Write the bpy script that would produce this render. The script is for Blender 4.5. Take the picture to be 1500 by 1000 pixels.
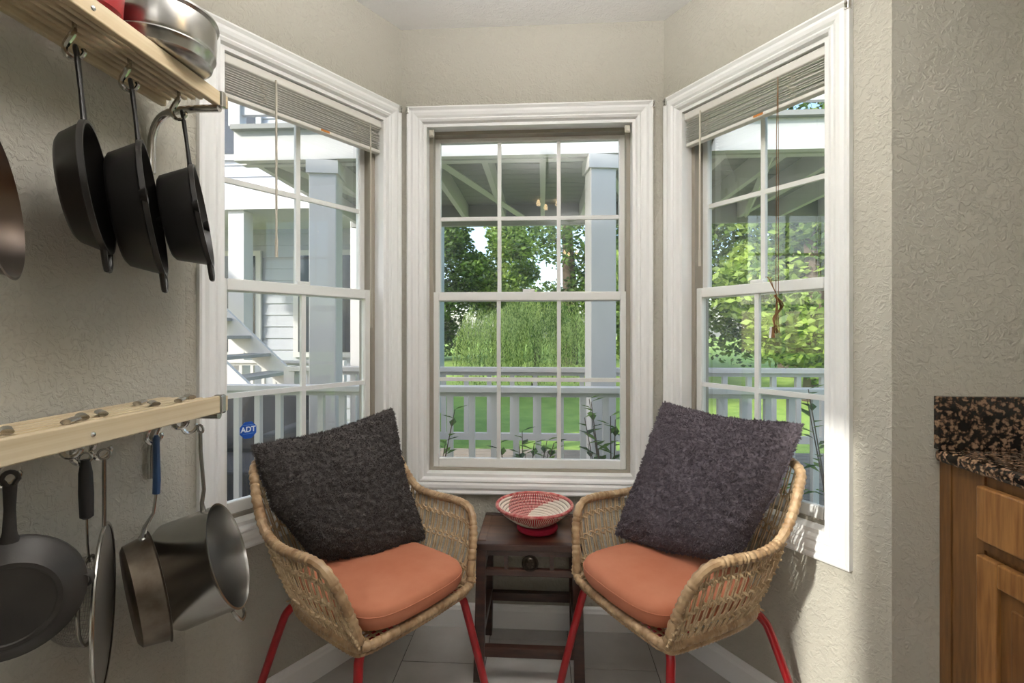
import bpy, bmesh, math, random
from mathutils import Vector, Matrix, noise
random.seed(7)
PI = math.pi
S = bpy.context.scene
for o in list(bpy.data.objects): bpy.data.objects.remove(o)
COL = S.collection

# ------------------------------------------------------------------ camera, sky, sun, exposure
cam = bpy.data.cameras.new('camera'); cam.sensor_width = 36; cam.lens = 740/1500*36
cam.shift_y = -0.01; cam.clip_start = 0.02; cam.clip_end = 500
camo = bpy.data.objects.new('camera', cam); COL.objects.link(camo)
camo.location = (0, 0, 1.2); camo.rotation_euler = (PI/2, 0, math.atan(45/740))
S.camera = camo
W = bpy.data.worlds.new('world'); S.world = W; W.use_nodes = True
wn = W.node_tree.nodes; wl = W.node_tree.links
sky = wn.new('ShaderNodeTexSky'); sky.sky_type = 'NISHITA'; sky.sun_disc = False
sky.sun_elevation = math.radians(40); sky.sun_rotation = math.radians(240); sky.dust_density = 2.0
wl.new(sky.outputs[0], wn['Background'].inputs[0]); wn['Background'].inputs[1].default_value = 0.30
sun = bpy.data.lights.new('sun', 'SUN'); sun.energy = 2.9; sun.angle = math.radians(1.6); sun.color = (1, .95, .87)
suno = bpy.data.objects.new('sun', sun); COL.objects.link(suno)
suno.rotation_euler = Vector((.70, .60, -.49)).to_track_quat('-Z', 'Y').to_euler()
suno.location = (-6, -3, 6)
S.view_settings.view_transform = 'Standard'; S.view_settings.look = 'None'
S.view_settings.gamma = 1; S.view_settings.use_curve_mapping = False
S.view_settings.exposure = 0.78

# ------------------------------------------------------------------ materials
def srgb(r, g, b):
    f = lambda c: (c/255/12.92) if c/255 <= .04045 else ((c/255+.055)/1.055)**2.4
    return (f(r), f(g), f(b), 1)
def mat(name, col, rough=.6, metal=0, bump=None, var=None, spec=.5, bump2=None, coat=0, trans=0):
    """bump=(scale,strength,dist) noise relief; var=(col2,scale,stretch) colour grain"""
    m = bpy.data.materials.new(name); m.use_nodes = True
    n = m.node_tree.nodes; l = m.node_tree.links; b = n['Principled BSDF']
    b.inputs['Base Color'].default_value = col; b.inputs['Roughness'].default_value = rough
    b.inputs['Metallic'].default_value = metal; b.inputs['Specular IOR Level'].default_value = spec
    b.inputs['Coat Weight'].default_value = coat
    if bump or var: tc = n.new('ShaderNodeTexCoord')
    if var:
        mp = n.new('ShaderNodeMapping'); mp.inputs['Scale'].default_value = var[2] if len(var) > 2 else (1, 1, 1)
        t = n.new('ShaderNodeTexNoise'); t.inputs['Scale'].default_value = var[1]; t.inputs['Detail'].default_value = 6
        r = n.new('ShaderNodeValToRGB'); r.color_ramp.elements[0].position = .35; r.color_ramp.elements[1].position = .68
        r.color_ramp.elements[0].color = col; r.color_ramp.elements[1].color = var[0]
        l.new(tc.outputs['Object'], mp.inputs[0]); l.new(mp.outputs[0], t.inputs[0]); l.new(t.outputs[0], r.inputs[0])
        l.new(r.outputs[0], b.inputs['Base Color'])
    if bump:
        t = n.new('ShaderNodeTexNoise'); t.inputs['Scale'].default_value = bump[0]; t.inputs['Detail'].default_value = 4
        t.inputs['Distortion'].default_value = .6
        bn = n.new('ShaderNodeBump'); bn.inputs['Strength'].default_value = bump[1]; bn.inputs['Distance'].default_value = bump[2]
        l.new(tc.outputs['Object'], t.inputs[0]); l.new(t.outputs[0], bn.inputs['Height']); l.new(bn.outputs[0], b.inputs['Normal'])
    return m
def plaster(name, col, amt):
    m = mat(name, col, .75, spec=.3)
    n = m.node_tree.nodes; l = m.node_tree.links; b = n['Principled BSDF']
    tc = n.new('ShaderNodeTexCoord')
    t1 = n.new('ShaderNodeTexNoise'); t1.inputs['Scale'].default_value = 55; t1.inputs['Detail'].default_value = 3; t1.inputs['Distortion'].default_value = 1.2
    rp = n.new('ShaderNodeValToRGB'); rp.color_ramp.elements[0].position = .46; rp.color_ramp.elements[1].position = .60
    t2 = n.new('ShaderNodeTexNoise'); t2.inputs['Scale'].default_value = 9; t2.inputs['Detail'].default_value = 2
    ad = n.new('ShaderNodeMath'); ad.operation = 'ADD'
    bn = n.new('ShaderNodeBump'); bn.inputs['Strength'].default_value = amt; bn.inputs['Distance'].default_value = .004
    l.new(tc.outputs['Object'], t1.inputs[0]); l.new(tc.outputs['Object'], t2.inputs[0]); l.new(t1.outputs[0], rp.inputs[0])
    l.new(rp.outputs[0], ad.inputs[0]); l.new(t2.outputs[0], ad.inputs[1]); l.new(ad.outputs[0], bn.inputs['Height'])
    l.new(bn.outputs[0], b.inputs['Normal'])
    return m
def glass_mat(name, dust):
    m = bpy.data.materials.new(name); m.use_nodes = True
    n = m.node_tree.nodes; l = m.node_tree.links; n.remove(n['Principled BSDF']); out = n['Material Output']
    tr = n.new('ShaderNodeBsdfTransparent'); tr.inputs[0].default_value = (.93, .95, .94, 1)
    gl = n.new('ShaderNodeBsdfGlossy'); gl.inputs['Roughness'].default_value = .01
    df = n.new('ShaderNodeBsdfDiffuse'); df.inputs[0].default_value = (.85, .87, .9, 1)
    tl = n.new('ShaderNodeBsdfTranslucent'); tl.inputs[0].default_value = (.85, .87, .9, 1)
    fr = n.new('ShaderNodeFresnel'); fr.inputs[0].default_value = 1.45
    tc = n.new('ShaderNodeTexCoord'); mp = n.new('ShaderNodeMapping'); mp.inputs['Scale'].default_value = (1, 1, .35)
    tn = n.new('ShaderNodeTexNoise'); tn.inputs['Scale'].default_value = 6; tn.inputs['Detail'].default_value = 5
    rp = n.new('ShaderNodeMapRange'); rp.inputs[1].default_value = .35; rp.inputs[2].default_value = .75; rp.inputs[3].default_value = dust*.3; rp.inputs[4].default_value = dust*1.8
    a = n.new('ShaderNodeMixShader'); d2 = n.new('ShaderNodeMixShader'); d2.inputs[0].default_value = .6; c = n.new('ShaderNodeMixShader')
    l.new(tc.outputs['Object'], mp.inputs[0]); l.new(mp.outputs[0], tn.inputs[0]); l.new(tn.outputs[0], rp.inputs[0])
    l.new(df.outputs[0], d2.inputs[1]); l.new(tl.outputs[0], d2.inputs[2])
    l.new(rp.outputs[0], a.inputs[0]); l.new(tr.outputs[0], a.inputs[1]); l.new(d2.outputs[0], a.inputs[2])
    l.new(fr.outputs[0], c.inputs[0]); l.new(a.outputs[0], c.inputs[1]); l.new(gl.outputs[0], c.inputs[2])
    l.new(c.outputs[0], out.inputs[0]); return m
def leaf_mat(name, c1, c2, trans=.35):
    m = bpy.data.materials.new(name); m.use_nodes = True
    n = m.node_tree.nodes; l = m.node_tree.links; b = n['Principled BSDF']; out = n['Material Output']
    gi = n.new('ShaderNodeNewGeometry'); tn = n.new('ShaderNodeTexNoise'); tn.inputs['Scale'].default_value = 1.3
    tn.inputs['Detail'].default_value = 4
    rp = n.new('ShaderNodeValToRGB'); rp.color_ramp.elements[0].color = c1; rp.color_ramp.elements[1].color = c2
    rp.color_ramp.elements[0].position = .3; rp.color_ramp.elements[1].position = .7
    l.new(gi.outputs['Position'], tn.inputs[0])
    ad = n.new('ShaderNodeMath'); ad.operation = 'MULTIPLY_ADD'; ad.inputs[1].default_value = .45; 
    l.new(gi.outputs['Random Per Island'], ad.inputs[0]); 
    sb = n.new('ShaderNodeMath'); sb.operation = 'SUBTRACT'; sb.inputs[1].default_value = .2
    l.new(tn.outputs[0], sb.inputs[0]); l.new(sb.outputs[0], ad.inputs[2]); l.new(ad.outputs[0], rp.inputs[0])
    l.new(rp.outputs[0], b.inputs['Base Color']); b.inputs['Roughness'].default_value = .55
    tl = n.new('ShaderNodeBsdfTranslucent'); l.new(rp.outputs[0], tl.inputs[0])
    mx = n.new('ShaderNodeMixShader'); mx.inputs[0].default_value = trans
    l.new(b.outputs[0], mx.inputs[1]); l.new(tl.outputs[0], mx.inputs[2]); l.new(mx.outputs[0], out.inputs[0]); return m
def granite_mat():
    m = mat('granite', srgb(60, 50, 42), .12, spec=.5)
    n = m.node_tree.nodes; l = m.node_tree.links; b = n['Principled BSDF']; tc = n.new('ShaderNodeTexCoord')
    v = n.new('ShaderNodeTexVoronoi'); v.inputs['Scale'].default_value = 75
    nz = n.new('ShaderNodeTexNoise'); nz.inputs['Scale'].default_value = 120; nz.inputs['Detail'].default_value = 5
    ad = n.new('ShaderNodeMath'); ad.operation = 'ADD'; sc = n.new('ShaderNodeMath'); sc.operation = 'MULTIPLY'; sc.inputs[1].default_value = .7
    rp = n.new('ShaderNodeValToRGB'); e = rp.color_ramp.elements
    e[0].position = .54; e[0].color = srgb(150, 122, 98); e[1].position = .76; e[1].color = srgb(22, 18, 16)
    e2 = e.new(.66); e2.color = srgb(92, 70, 54)
    n2 = n.new('ShaderNodeTexNoise'); n2.inputs['Scale'].default_value = 60; l.new(tc.outputs['Object'], n2.inputs[0])
    vm = n.new('ShaderNodeVectorMath'); vm.operation = 'MULTIPLY_ADD'; vm.inputs[1].default_value = (.03, .03, .03); l.new(n2.outputs['Color'], vm.inputs[0]); l.new(tc.outputs['Object'], vm.inputs[2])
    l.new(vm.outputs[0], v.inputs[0]); l.new(tc.outputs['Object'], nz.inputs[0])
    l.new(v.outputs['Distance'], ad.inputs[0]); l.new(nz.outputs[0], ad.inputs[1]); l.new(ad.outputs[0], sc.inputs[0]); l.new(sc.outputs[0], rp.inputs[0])
    l.new(rp.outputs[0], b.inputs['Base Color']); return m
def basket_mat():
    m = mat('basket_fibre', srgb(235, 225, 210), .8)
    n = m.node_tree.nodes; l = m.node_tree.links; b = n['Principled BSDF']; tc = n.new('ShaderNodeTexCoord')
    sx = n.new('ShaderNodeSeparateXYZ'); l.new(tc.outputs['Object'], sx.inputs[0])
    at = n.new('ShaderNodeMath'); at.operation = 'ARCTAN2'; l.new(sx.outputs[1], at.inputs[0]); l.new(sx.outputs[0], at.inputs[1])
    ra = n.new('ShaderNodeVectorMath'); ra.operation = 'LENGTH'
    cb = n.new('ShaderNodeCombineXYZ'); l.new(sx.outputs[0], cb.inputs[0]); l.new(sx.outputs[1], cb.inputs[1]); l.new(cb.outputs[0], ra.inputs[0])
    # stepped spiral colour fields: sin(3*angle + k*radius)
    k = n.new('ShaderNodeMath'); k.operation = 'MULTIPLY'; k.inputs[1].default_value = 38; l.new(ra.outputs['Value'], k.inputs[0])
    a3 = n.new('ShaderNodeMath'); a3.operation = 'MULTIPLY_ADD'; a3.inputs[1].default_value = 2; l.new(at.outputs[0], a3.inputs[0]); l.new(k.outputs[0], a3.inputs[2])
    sn = n.new('ShaderNodeMath'); sn.operation = 'SINE'; l.new(a3.outputs[0], sn.inputs[0])
    st = n.new('ShaderNodeMath'); st.operation = 'MULTIPLY'; st.inputs[1].default_value = 110; l.new(at.outputs[0], st.inputs[0])
    s2 = n.new('ShaderNodeMath'); s2.operation = 'SINE'; l.new(st.outputs[0], s2.inputs[0])
    gt = n.new('ShaderNodeMath'); gt.operation = 'GREATER_THAN'; gt.inputs[1].default_value = -.1; l.new(sn.outputs[0], gt.inputs[0])
    g2 = n.new('ShaderNodeMath'); g2.operation = 'GREATER_THAN'; g2.inputs[1].default_value = -.55; l.new(s2.outputs[0], g2.inputs[0])
    ml = n.new('ShaderNodeMath'); ml.operation = 'MULTIPLY'; l.new(gt.outputs[0], ml.inputs[0]); l.new(g2.outputs[0], ml.inputs[1])
    mx = n.new('ShaderNodeMix'); mx.data_type = 'RGBA'; mx.inputs[6].default_value = srgb(228, 218, 205); mx.inputs[7].default_value = srgb(178, 62, 66)
    l.new(ml.outputs[0], mx.inputs[0]); l.new(mx.outputs[2], b.inputs['Base Color']); return m

M = {}
M['wall'] = plaster('wall_plaster', srgb(188, 184, 172), .45)
M['ceiling'] = plaster('ceiling_plaster', srgb(240, 239, 237), .35)
M['trim'] = mat('white_trim', srgb(246, 246, 245), .35)
M['vinyl'] = mat('white_vinyl', srgb(238, 238, 235), .4)
M['vinyl_grey'] = mat('sash_channel', srgb(150, 143, 130), .5)
M['tile'] = mat('grey_tile', srgb(176, 172, 168), .35, var=(srgb(196, 193, 189), 5), bump=(30, .08, .002))
M['grout'] = mat('grout', srgb(96, 92, 88), .9)
M['glass'] = glass_mat('window_glass', .075)
M['wood'] = mat('pine_slat', srgb(214, 198, 168), .5, var=(srgb(196, 174, 138), 14, (1, .05, 6)))
M['chrome'] = mat('chrome', srgb(200, 198, 195), .18, 1)
M['steel'] = mat('brushed_steel', srgb(190, 188, 184), .25, 1)
M['steel_dull'] = mat('worn_steel', srgb(128, 118, 105), .45, .85, var=(srgb(84, 72, 60), 16), bump=(40, .1, .001))
M['mesh_steel'] = mat('mesh_steel', srgb(160, 155, 148), .4, .9)
M['iron'] = mat('cast_iron', srgb(44, 42, 40), .42, .2, bump=(260, .12, .0006), spec=.5)
M['iron_worn'] = mat('cast_iron_worn', srgb(58, 54, 50), .5, .2, bump=(220, .2, .0008), var=(srgb(42, 39, 37), 10))
M['copper'] = mat('pan_base_steel', srgb(140, 118, 100), .3, 1, var=(srgb(120, 112, 106), 6))
M['black'] = mat('black_plastic', srgb(34, 33, 33), .5)
M['blue'] = mat('blue_plastic', srgb(42, 68, 104), .45)
M['red_refl'] = mat('red_reflection', srgb(150, 28, 34), .3)  # a red reflection painted as body colour
M['nonstick'] = mat('nonstick_black', srgb(40, 40, 42), .4)
M['cane'] = mat('rattan_cane', srgb(206, 182, 146), .5, var=(srgb(172, 144, 106), 40, (1, 1, 1)), bump=(90, .2, .001))
M['cane_wrap'] = mat('rattan_wrap', srgb(186, 158, 122), .45, var=(srgb(148, 116, 82), 28, (1, 1, 1)))
M['red'] = mat('red_paint', srgb(172, 24, 32), .35, var=(srgb(150, 18, 26), 12), coat=.3)
M['orange'] = mat('orange_cloth', srgb(192, 126, 98), .9, bump=(700, .25, .0006), var=(srgb(184, 114, 86), 9), spec=.2)
M['fleece_brown'] = mat('charcoal_fleece', srgb(84, 79, 77), 1, bump=(160, .8, .004), spec=.1)
M['fleece_grey'] = mat('slate_fleece', srgb(98, 90, 96), 1, bump=(160, .8, .004), spec=.1)
M['darkwood'] = mat('dark_walnut', srgb(74, 46, 36), .32, var=(srgb(48, 30, 26), 9, (1, 1, 6)), coat=.3)
M['darktop'] = mat('worn_table_top', srgb(66, 42, 34), .28, var=(srgb(112, 76, 50), 5, (1, 5, 1)), coat=.4)
M['bronze'] = mat('dark_bronze', srgb(48, 40, 32), .35, .7)
M['basket'] = basket_mat()
M['basket_rim'] = mat('basket_rim', srgb(172, 58, 62), .8, var=(srgb(210, 150, 140), 60))
M['pink'] = mat('crimson_felt', srgb(190, 36, 66), .9)
M['oak'] = mat('honey_oak', srgb(158, 112, 62), .38, var=(srgb(122, 80, 40), 18, (6, 6, .5)), coat=.2)
M['oak_dark'] = mat('oak_frame', srgb(122, 84, 44), .4, var=(srgb(98, 64, 32), 18, (6, 6, .5)), coat=.2)
M['granite'] = granite_mat()
M['slat'] = mat('blind_slat', srgb(224, 221, 214), .45)
M['cord'] = mat('blind_cord', srgb(200, 192, 178), .8)
M['cord_brown'] = mat('brown_cord', srgb(120, 84, 48), .8)
M['sticker'] = mat('sticker_blue', srgb(28, 84, 176), .4)
M['sticker_line'] = mat('sticker_line', srgb(110, 150, 210), .4)
M['sticker_white'] = mat('sticker_white', srgb(240, 242, 246), .4)
M['clip'] = mat('clear_plastic_clip', srgb(196, 190, 176), .25)
M['rust'] = mat('rust_tag', srgb(190, 120, 50), .6)
# outdoors
M['paint'] = mat('porch_paint', srgb(204, 202, 199), .55)
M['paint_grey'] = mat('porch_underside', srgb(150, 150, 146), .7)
M['deck'] = mat('deck_boards', srgb(150, 138, 122), .8, var=(srgb(126, 116, 102), 4, (1, 8, 1)))
M['grass'] = mat('lawn', srgb(158, 184, 84), .9, var=(srgb(132, 164, 66), 3), bump=(30, .6, .05))
M['siding'] = mat('pale_siding', srgb(176, 178, 184), .6)
M['darkglass'] = mat('dark_window', srgb(58, 62, 68), .1)
M['furn'] = mat('patio_wicker', srgb(58, 57, 58), .7)
M['leaf_dark'] = leaf_mat('leaf_dark', srgb(40, 66, 26), srgb(112, 142, 58))
M['leaf_mid'] = leaf_mat('leaf_mid', srgb(74, 104, 40), srgb(160, 184, 84))
M['leaf_willow'] = leaf_mat('leaf_willow', srgb(92, 122, 36), srgb(222, 230, 140), .5)
M['bark'] = mat('bark', srgb(92, 78, 64), .9, bump=(12, .6, .03))
M['bulb'] = mat('warm_bulb', (1, .8, .5, 1)); M['bulb'].node_tree.nodes['Principled BSDF'].inputs['Emission Color'].default_value = (1, .72, .38, 1); M['bulb'].node_tree.nodes['Principled BSDF'].inputs['Emission Strength'].default_value = 14
M['lampshade'] = mat('lamp_glass', srgb(245, 240, 230), .4)

# ------------------------------------------------------------------ mesh helpers
class MB:
    def __init__(s): s.v = []; s.f = []
    def add(s, v, f, mtx=None):
        b = len(s.v)
        s.v += [tuple(mtx @ Vector(p)) for p in v] if mtx else [tuple(p) for p in v]
        s.f += [tuple(b+i for i in q) for q in f]; return s
    def box(s, x0, x1, y0, y1, z0, z1, mtx=None, ch=0):
        if ch:
            bm = bmesh.new(); bmesh.ops.create_cube(bm, size=1)
            for v in bm.verts: v.co = Vector((x0+(v.co.x+.5)*(x1-x0), y0+(v.co.y+.5)*(y1-y0), z0+(v.co.z+.5)*(z1-z0)))
            bmesh.ops.bevel(bm, geom=bm.edges[:], offset=ch, segments=2, affect='EDGES', profile=.5)
            bm.verts.index_update()
            s.add([v.co[:] for v in bm.verts], [[v.index for v in f.verts] for f in bm.faces], mtx); bm.free(); return s
        v = [(x, y, z) for x in (x0, x1) for y in (y0, y1) for z in (z0, z1)]
        return s.add(v, [(0,1,3,2), (4,6,7,5), (0,4,5,1), (2,3,7,6), (0,2,6,4), (1,5,7,3)], mtx)
    def tube(s, pts, r, n=8, closed=False, caps=True, flat=1.0, mtx=None):
        pts = [Vector(p) for p in pts]; N = len(pts); rs = r if isinstance(r, (list, tuple)) else [r]*N
        v = []; up = None
        for i in range(N):
            a = pts[i-1] if (i or closed) else pts[i]; b = pts[(i+1) % N] if (i < N-1 or closed) else pts[i]
            t = (b-a).normalized()
            if up is None:
                up = Vector((0, 0, 1)) if abs(t.z) < .9 else Vector((1, 0, 0))
            sd = t.cross(up); sd = sd.normalized() if sd.length > 1e-6 else t.orthogonal().normalized()
            up = sd.cross(t).normalized()
            for k in range(n):
                A = 2*PI*k/n; v.append(pts[i]+sd*math.cos(A)*rs[i]+up*math.sin(A)*rs[i]*flat)
        f = []
        for i in range(N if closed else N-1):
            j = (i+1) % N
            for k in range(n): f.append((i*n+k, i*n+(k+1) % n, j*n+(k+1) % n, j*n+k))
        if caps and not closed: f += [tuple(range(n))[::-1], tuple((N-1)*n+k for k in range(n))]
        return s.add(v, f, mtx)
    def lathe(s, prof, n=40, mtx=None, closed=False):
        v = []; f = []; m = len(prof)
        for k in range(n):
            A = 2*PI*k/n
            for (r, z) in prof: v.append((r*math.cos(A), r*math.sin(A), z))
        for k in range(n):
            j = (k+1) % n
            for i in range(m if closed else m-1):
                i2 = (i+1) % m; f.append((k*m+i, j*m+i, j*m+i2, k*m+i2))
        return s.add(v, f, mtx)
    def prism(s, poly, z0, z1, mtx=None):
        n = len(poly); v = [(x, y, z0) for x, y in poly]+[(x, y, z1) for x, y in poly]
        return s.add(v, [tuple(range(n))[::-1], tuple(range(n, 2*n))]+[(i, (i+1) % n, n+(i+1) % n, n+i) for i in range(n)], mtx)
    def mesh(s, name, m, smooth=False):
        me = bpy.data.meshes.new(name); me.from_pydata(s.v, [], s.f); me.validate(); me.materials.append(m)
        if smooth:
            bm = bmesh.new(); bm.from_mesh(me); bmesh.ops.remove_doubles(bm, verts=bm.verts, dist=1e-6)
            bmesh.ops.recalc_face_normals(bm, faces=bm.faces)
            for e in bm.edges:
                e.smooth = len(e.link_faces) == 2 and e.calc_face_angle(0) < math.radians(38)
            for f in bm.faces: f.smooth = True
            bm.to_mesh(me); bm.free()
        else:
            bm = bmesh.new(); bm.from_mesh(me); bmesh.ops.recalc_face_normals(bm, faces=bm.faces); bm.to_mesh(me); bm.free()
        return me
    def build(s, name, m, parent=None, smooth=False, loc=None):
        o = bpy.data.objects.new(name, s.mesh(name, m, smooth)); COL.objects.link(o); o.parent = parent
        if loc: o.location = loc
        return o
def place(me, name, parent=None, loc=(0, 0, 0), rot=None):
    o = bpy.data.objects.new(name, me); COL.objects.link(o); o.parent = parent; o.location = loc
    if rot: o.rotation_euler = rot
    return o
def tag(o, label, cat, group=None):
    o['label'] = label; o['category'] = cat
    if group: o['group'] = group
    return o
def struct(o, label=None, cat=None):
    o['kind'] = 'structure'
    if label: o['label'] = label
    if cat: o['category'] = cat
    return o
def thing(name, label, cat, loc=(0, 0, 0), mtx=None, group=None):
    o = bpy.data.objects.new(name, None); o.empty_display_size = .05; COL.objects.link(o)
    if mtx is not None: o.matrix_world = mtx
    else: o.location = loc
    return tag(o, label, cat, group)
def cat_rom(P, n):
    P = [Vector(p) for p in P]; out = []
    Q = [P[0]*2-P[1]]+P+[P[-1]*2-P[-2]]
    for i in range(1, len(Q)-2):
        for k in range(n):
            t = k/n; a, b, c, d = Q[i-1:i+3]
            out.append(.5*((2*b)+(c-a)*t+(2*a-5*b+4*c-d)*t*t+(3*b-a-3*c+d)*t**3))
    return out+[P[-1]]
def frame(p, q):
    """wall frame: x along the wall p->q, y into the room, z up"""
    u = Vector((q[0]-p[0], q[1]-p[1], 0)); L = u.length; u.normalize(); w = Vector((u.y, -u.x, 0))
    m = Matrix(((u.x, w.x, 0, p[0]), (u.y, w.y, 0, p[1]), (0, 0, 1, 0), (0, 0, 0, 1))); return m, L

# ------------------------------------------------------------------ room shell
CEIL = 2.44
LC = (-1.0, 1.357); BL = (-.581, 2.05); BR = (.484, 2.05); RC = (.906, 1.371); XR = 1.66; YB = -2.6; T = .14
def wall(name, p, q, openings=(), thick=T, m='wall', ext=(0, 0), top=CEIL, label=None):
    mtx, L = frame(p, q); mb = MB(); x0 = -ext[0]; x1 = L+ext[1]; cur = x0
    for (a, b, z0, z1) in openings:
        mb.box(cur, a, -thick, 0, 0, top); mb.box(a, b, -thick, 0, 0, z0) if z0 > 0 else None; mb.box(a, b, -thick, 0, z1, top); cur = b
    mb.box(cur, x1, -thick, 0, 0, top)
    o = mb.build(name, M[m]); o.matrix_world = mtx; return struct(o, label, 'wall' if label else None), mtx
Z0, Z1 = .605, 2.05
wall('wall_back', BL, BR, [(.093, .952, Z0, Z1)], ext=(.06, .06), label='greige textured wall behind the small side table')
wall('wall_bay_left', LC, BL, [(.095, .727, Z0, Z1)], label='greige bay wall beside the pan racks')
wall('wall_bay_right', BR, RC, [(.080, .640, Z0, Z1)], label='greige bay wall behind the slate pillow chair')
# rack wall: unseen narrow opening further along it, added to aim the sun patch
wall('wall_left', (-1.0, YB), LC, [(-YB-.27, -YB+.06, .20, 2.30)], ext=(.14, .0), label='greige textured wall carrying the pan racks')
wall('wall_right', RC, (XR, 1.371), ext=(0, .14), label='greige textured wall above the granite splash')
wall('wall_kitchen', (XR, 1.371), (XR, YB), label='greige wall behind the oak cabinets')
wall('wall_rear', (XR, YB), (-1.0, YB), ext=(.14, .14), label='greige wall at the far end of the kitchen')
fp = [(-1.0, YB), (XR, YB), (XR, 1.371), RC, BR, BL, LC]
ce = MB().prism([(-1.14, YB-.14), (XR+.14, YB-.14), (XR+.14, 1.5), (.98, 1.5), (.56, 2.19), (-.66, 2.19), (-1.14, 1.40)], CEIL, CEIL+.15).build('ceiling', M['ceiling'])
struct(ce, 'white lightly textured ceiling', 'ceiling')
fl = MB().prism([(-1.14, YB-.14), (XR+.14, YB-.14), (XR+.14, 1.5), (.98, 1.5), (.56, 2.19), (-.66, 2.19), (-1.14, 1.40)], -.12, -.003).build('floor', M['grout'])
struct(fl, 'grey stone look tile floor', 'floor')
# floor tiles, running bond, 305 mm columns, clipped to the bay outline
def inside_clip(poly, clip):
    out = poly
    for i in range(len(clip)):
        a, b = clip[i], clip[(i+1) % len(clip)]; inp = out; out = []
        sd = lambda p: (b[0]-a[0])*(p[1]-a[1])-(b[1]-a[1])*(p[0]-a[0])
        for k in range(len(inp)):
            p, q = inp[k], inp[(k+1) % len(inp)]; sp, sq = sd(p), sd(q)
            if sp >= 0: out.append(p)
            if (sp >= 0) != (sq >= 0):
                t = sp/(sp-sq); out.append((p[0]+t*(q[0]-p[0]), p[1]+t*(q[1]-p[1])))
        if not out: return []
    return out
TW, TL, g = .305, .305, .0016
clip1 = [(-1.0, -1.2), (.906, -1.2), (.906, 1.371), (.484, 2.05), (-.581, 2.05), (-1.0, 1.357)]
for i in range(-2, 4):
    x0 = -.512+TW*i; off = 1.812-(0 if i % 2 == 0 else TL/2)
    for j in range(-8, 3):
        y0 = off+TL*j
        pl = inside_clip([(x0+g, y0+g), (x0+TW-g, y0+g), (x0+TW-g, y0+TL-g), (x0+g, y0+TL-g)], clip1)
        if len(pl) > 2: MB().prism(pl, -.003, 0).build('tile', M['tile'], fl)
# baseboards
def baseboard(name, p, q):
    mtx, L = frame(p, q)
    prof = [(0, 0), (.016, 0), (.016, .070), (.012, .078), (.010, .086), (.004, .092), (0, .092)]
    n = len(prof); v = [(x, y, z) for x in (0, L) for y, z in prof]
    mb = MB().add(v, [(i, (i+1) % n, n+(i+1) % n, n+i) for i in range(n)]+[tuple(range(n)), tuple(range(n, 2*n))])
    o = mb.build(name, M['trim']); o.matrix_world = mtx
    struct(o, 'white moulded baseboard along the ' + {'baseboard_back': 'back wall', 'baseboard_left': 'left bay wall', 'baseboard_right': 'right bay wall', 'baseboard_rack': 'rack wall', 'baseboard_corner': 'short wall beside the cabinets'}[name], 'baseboard')
baseboard('baseboard_back', BL, BR); baseboard('baseboard_left', LC, BL); baseboard('baseboard_right', BR, RC)
baseboard('baseboard_rack', (-1.0, .66), LC); baseboard('baseboard_corner', RC, (1.02, 1.371))

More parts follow.
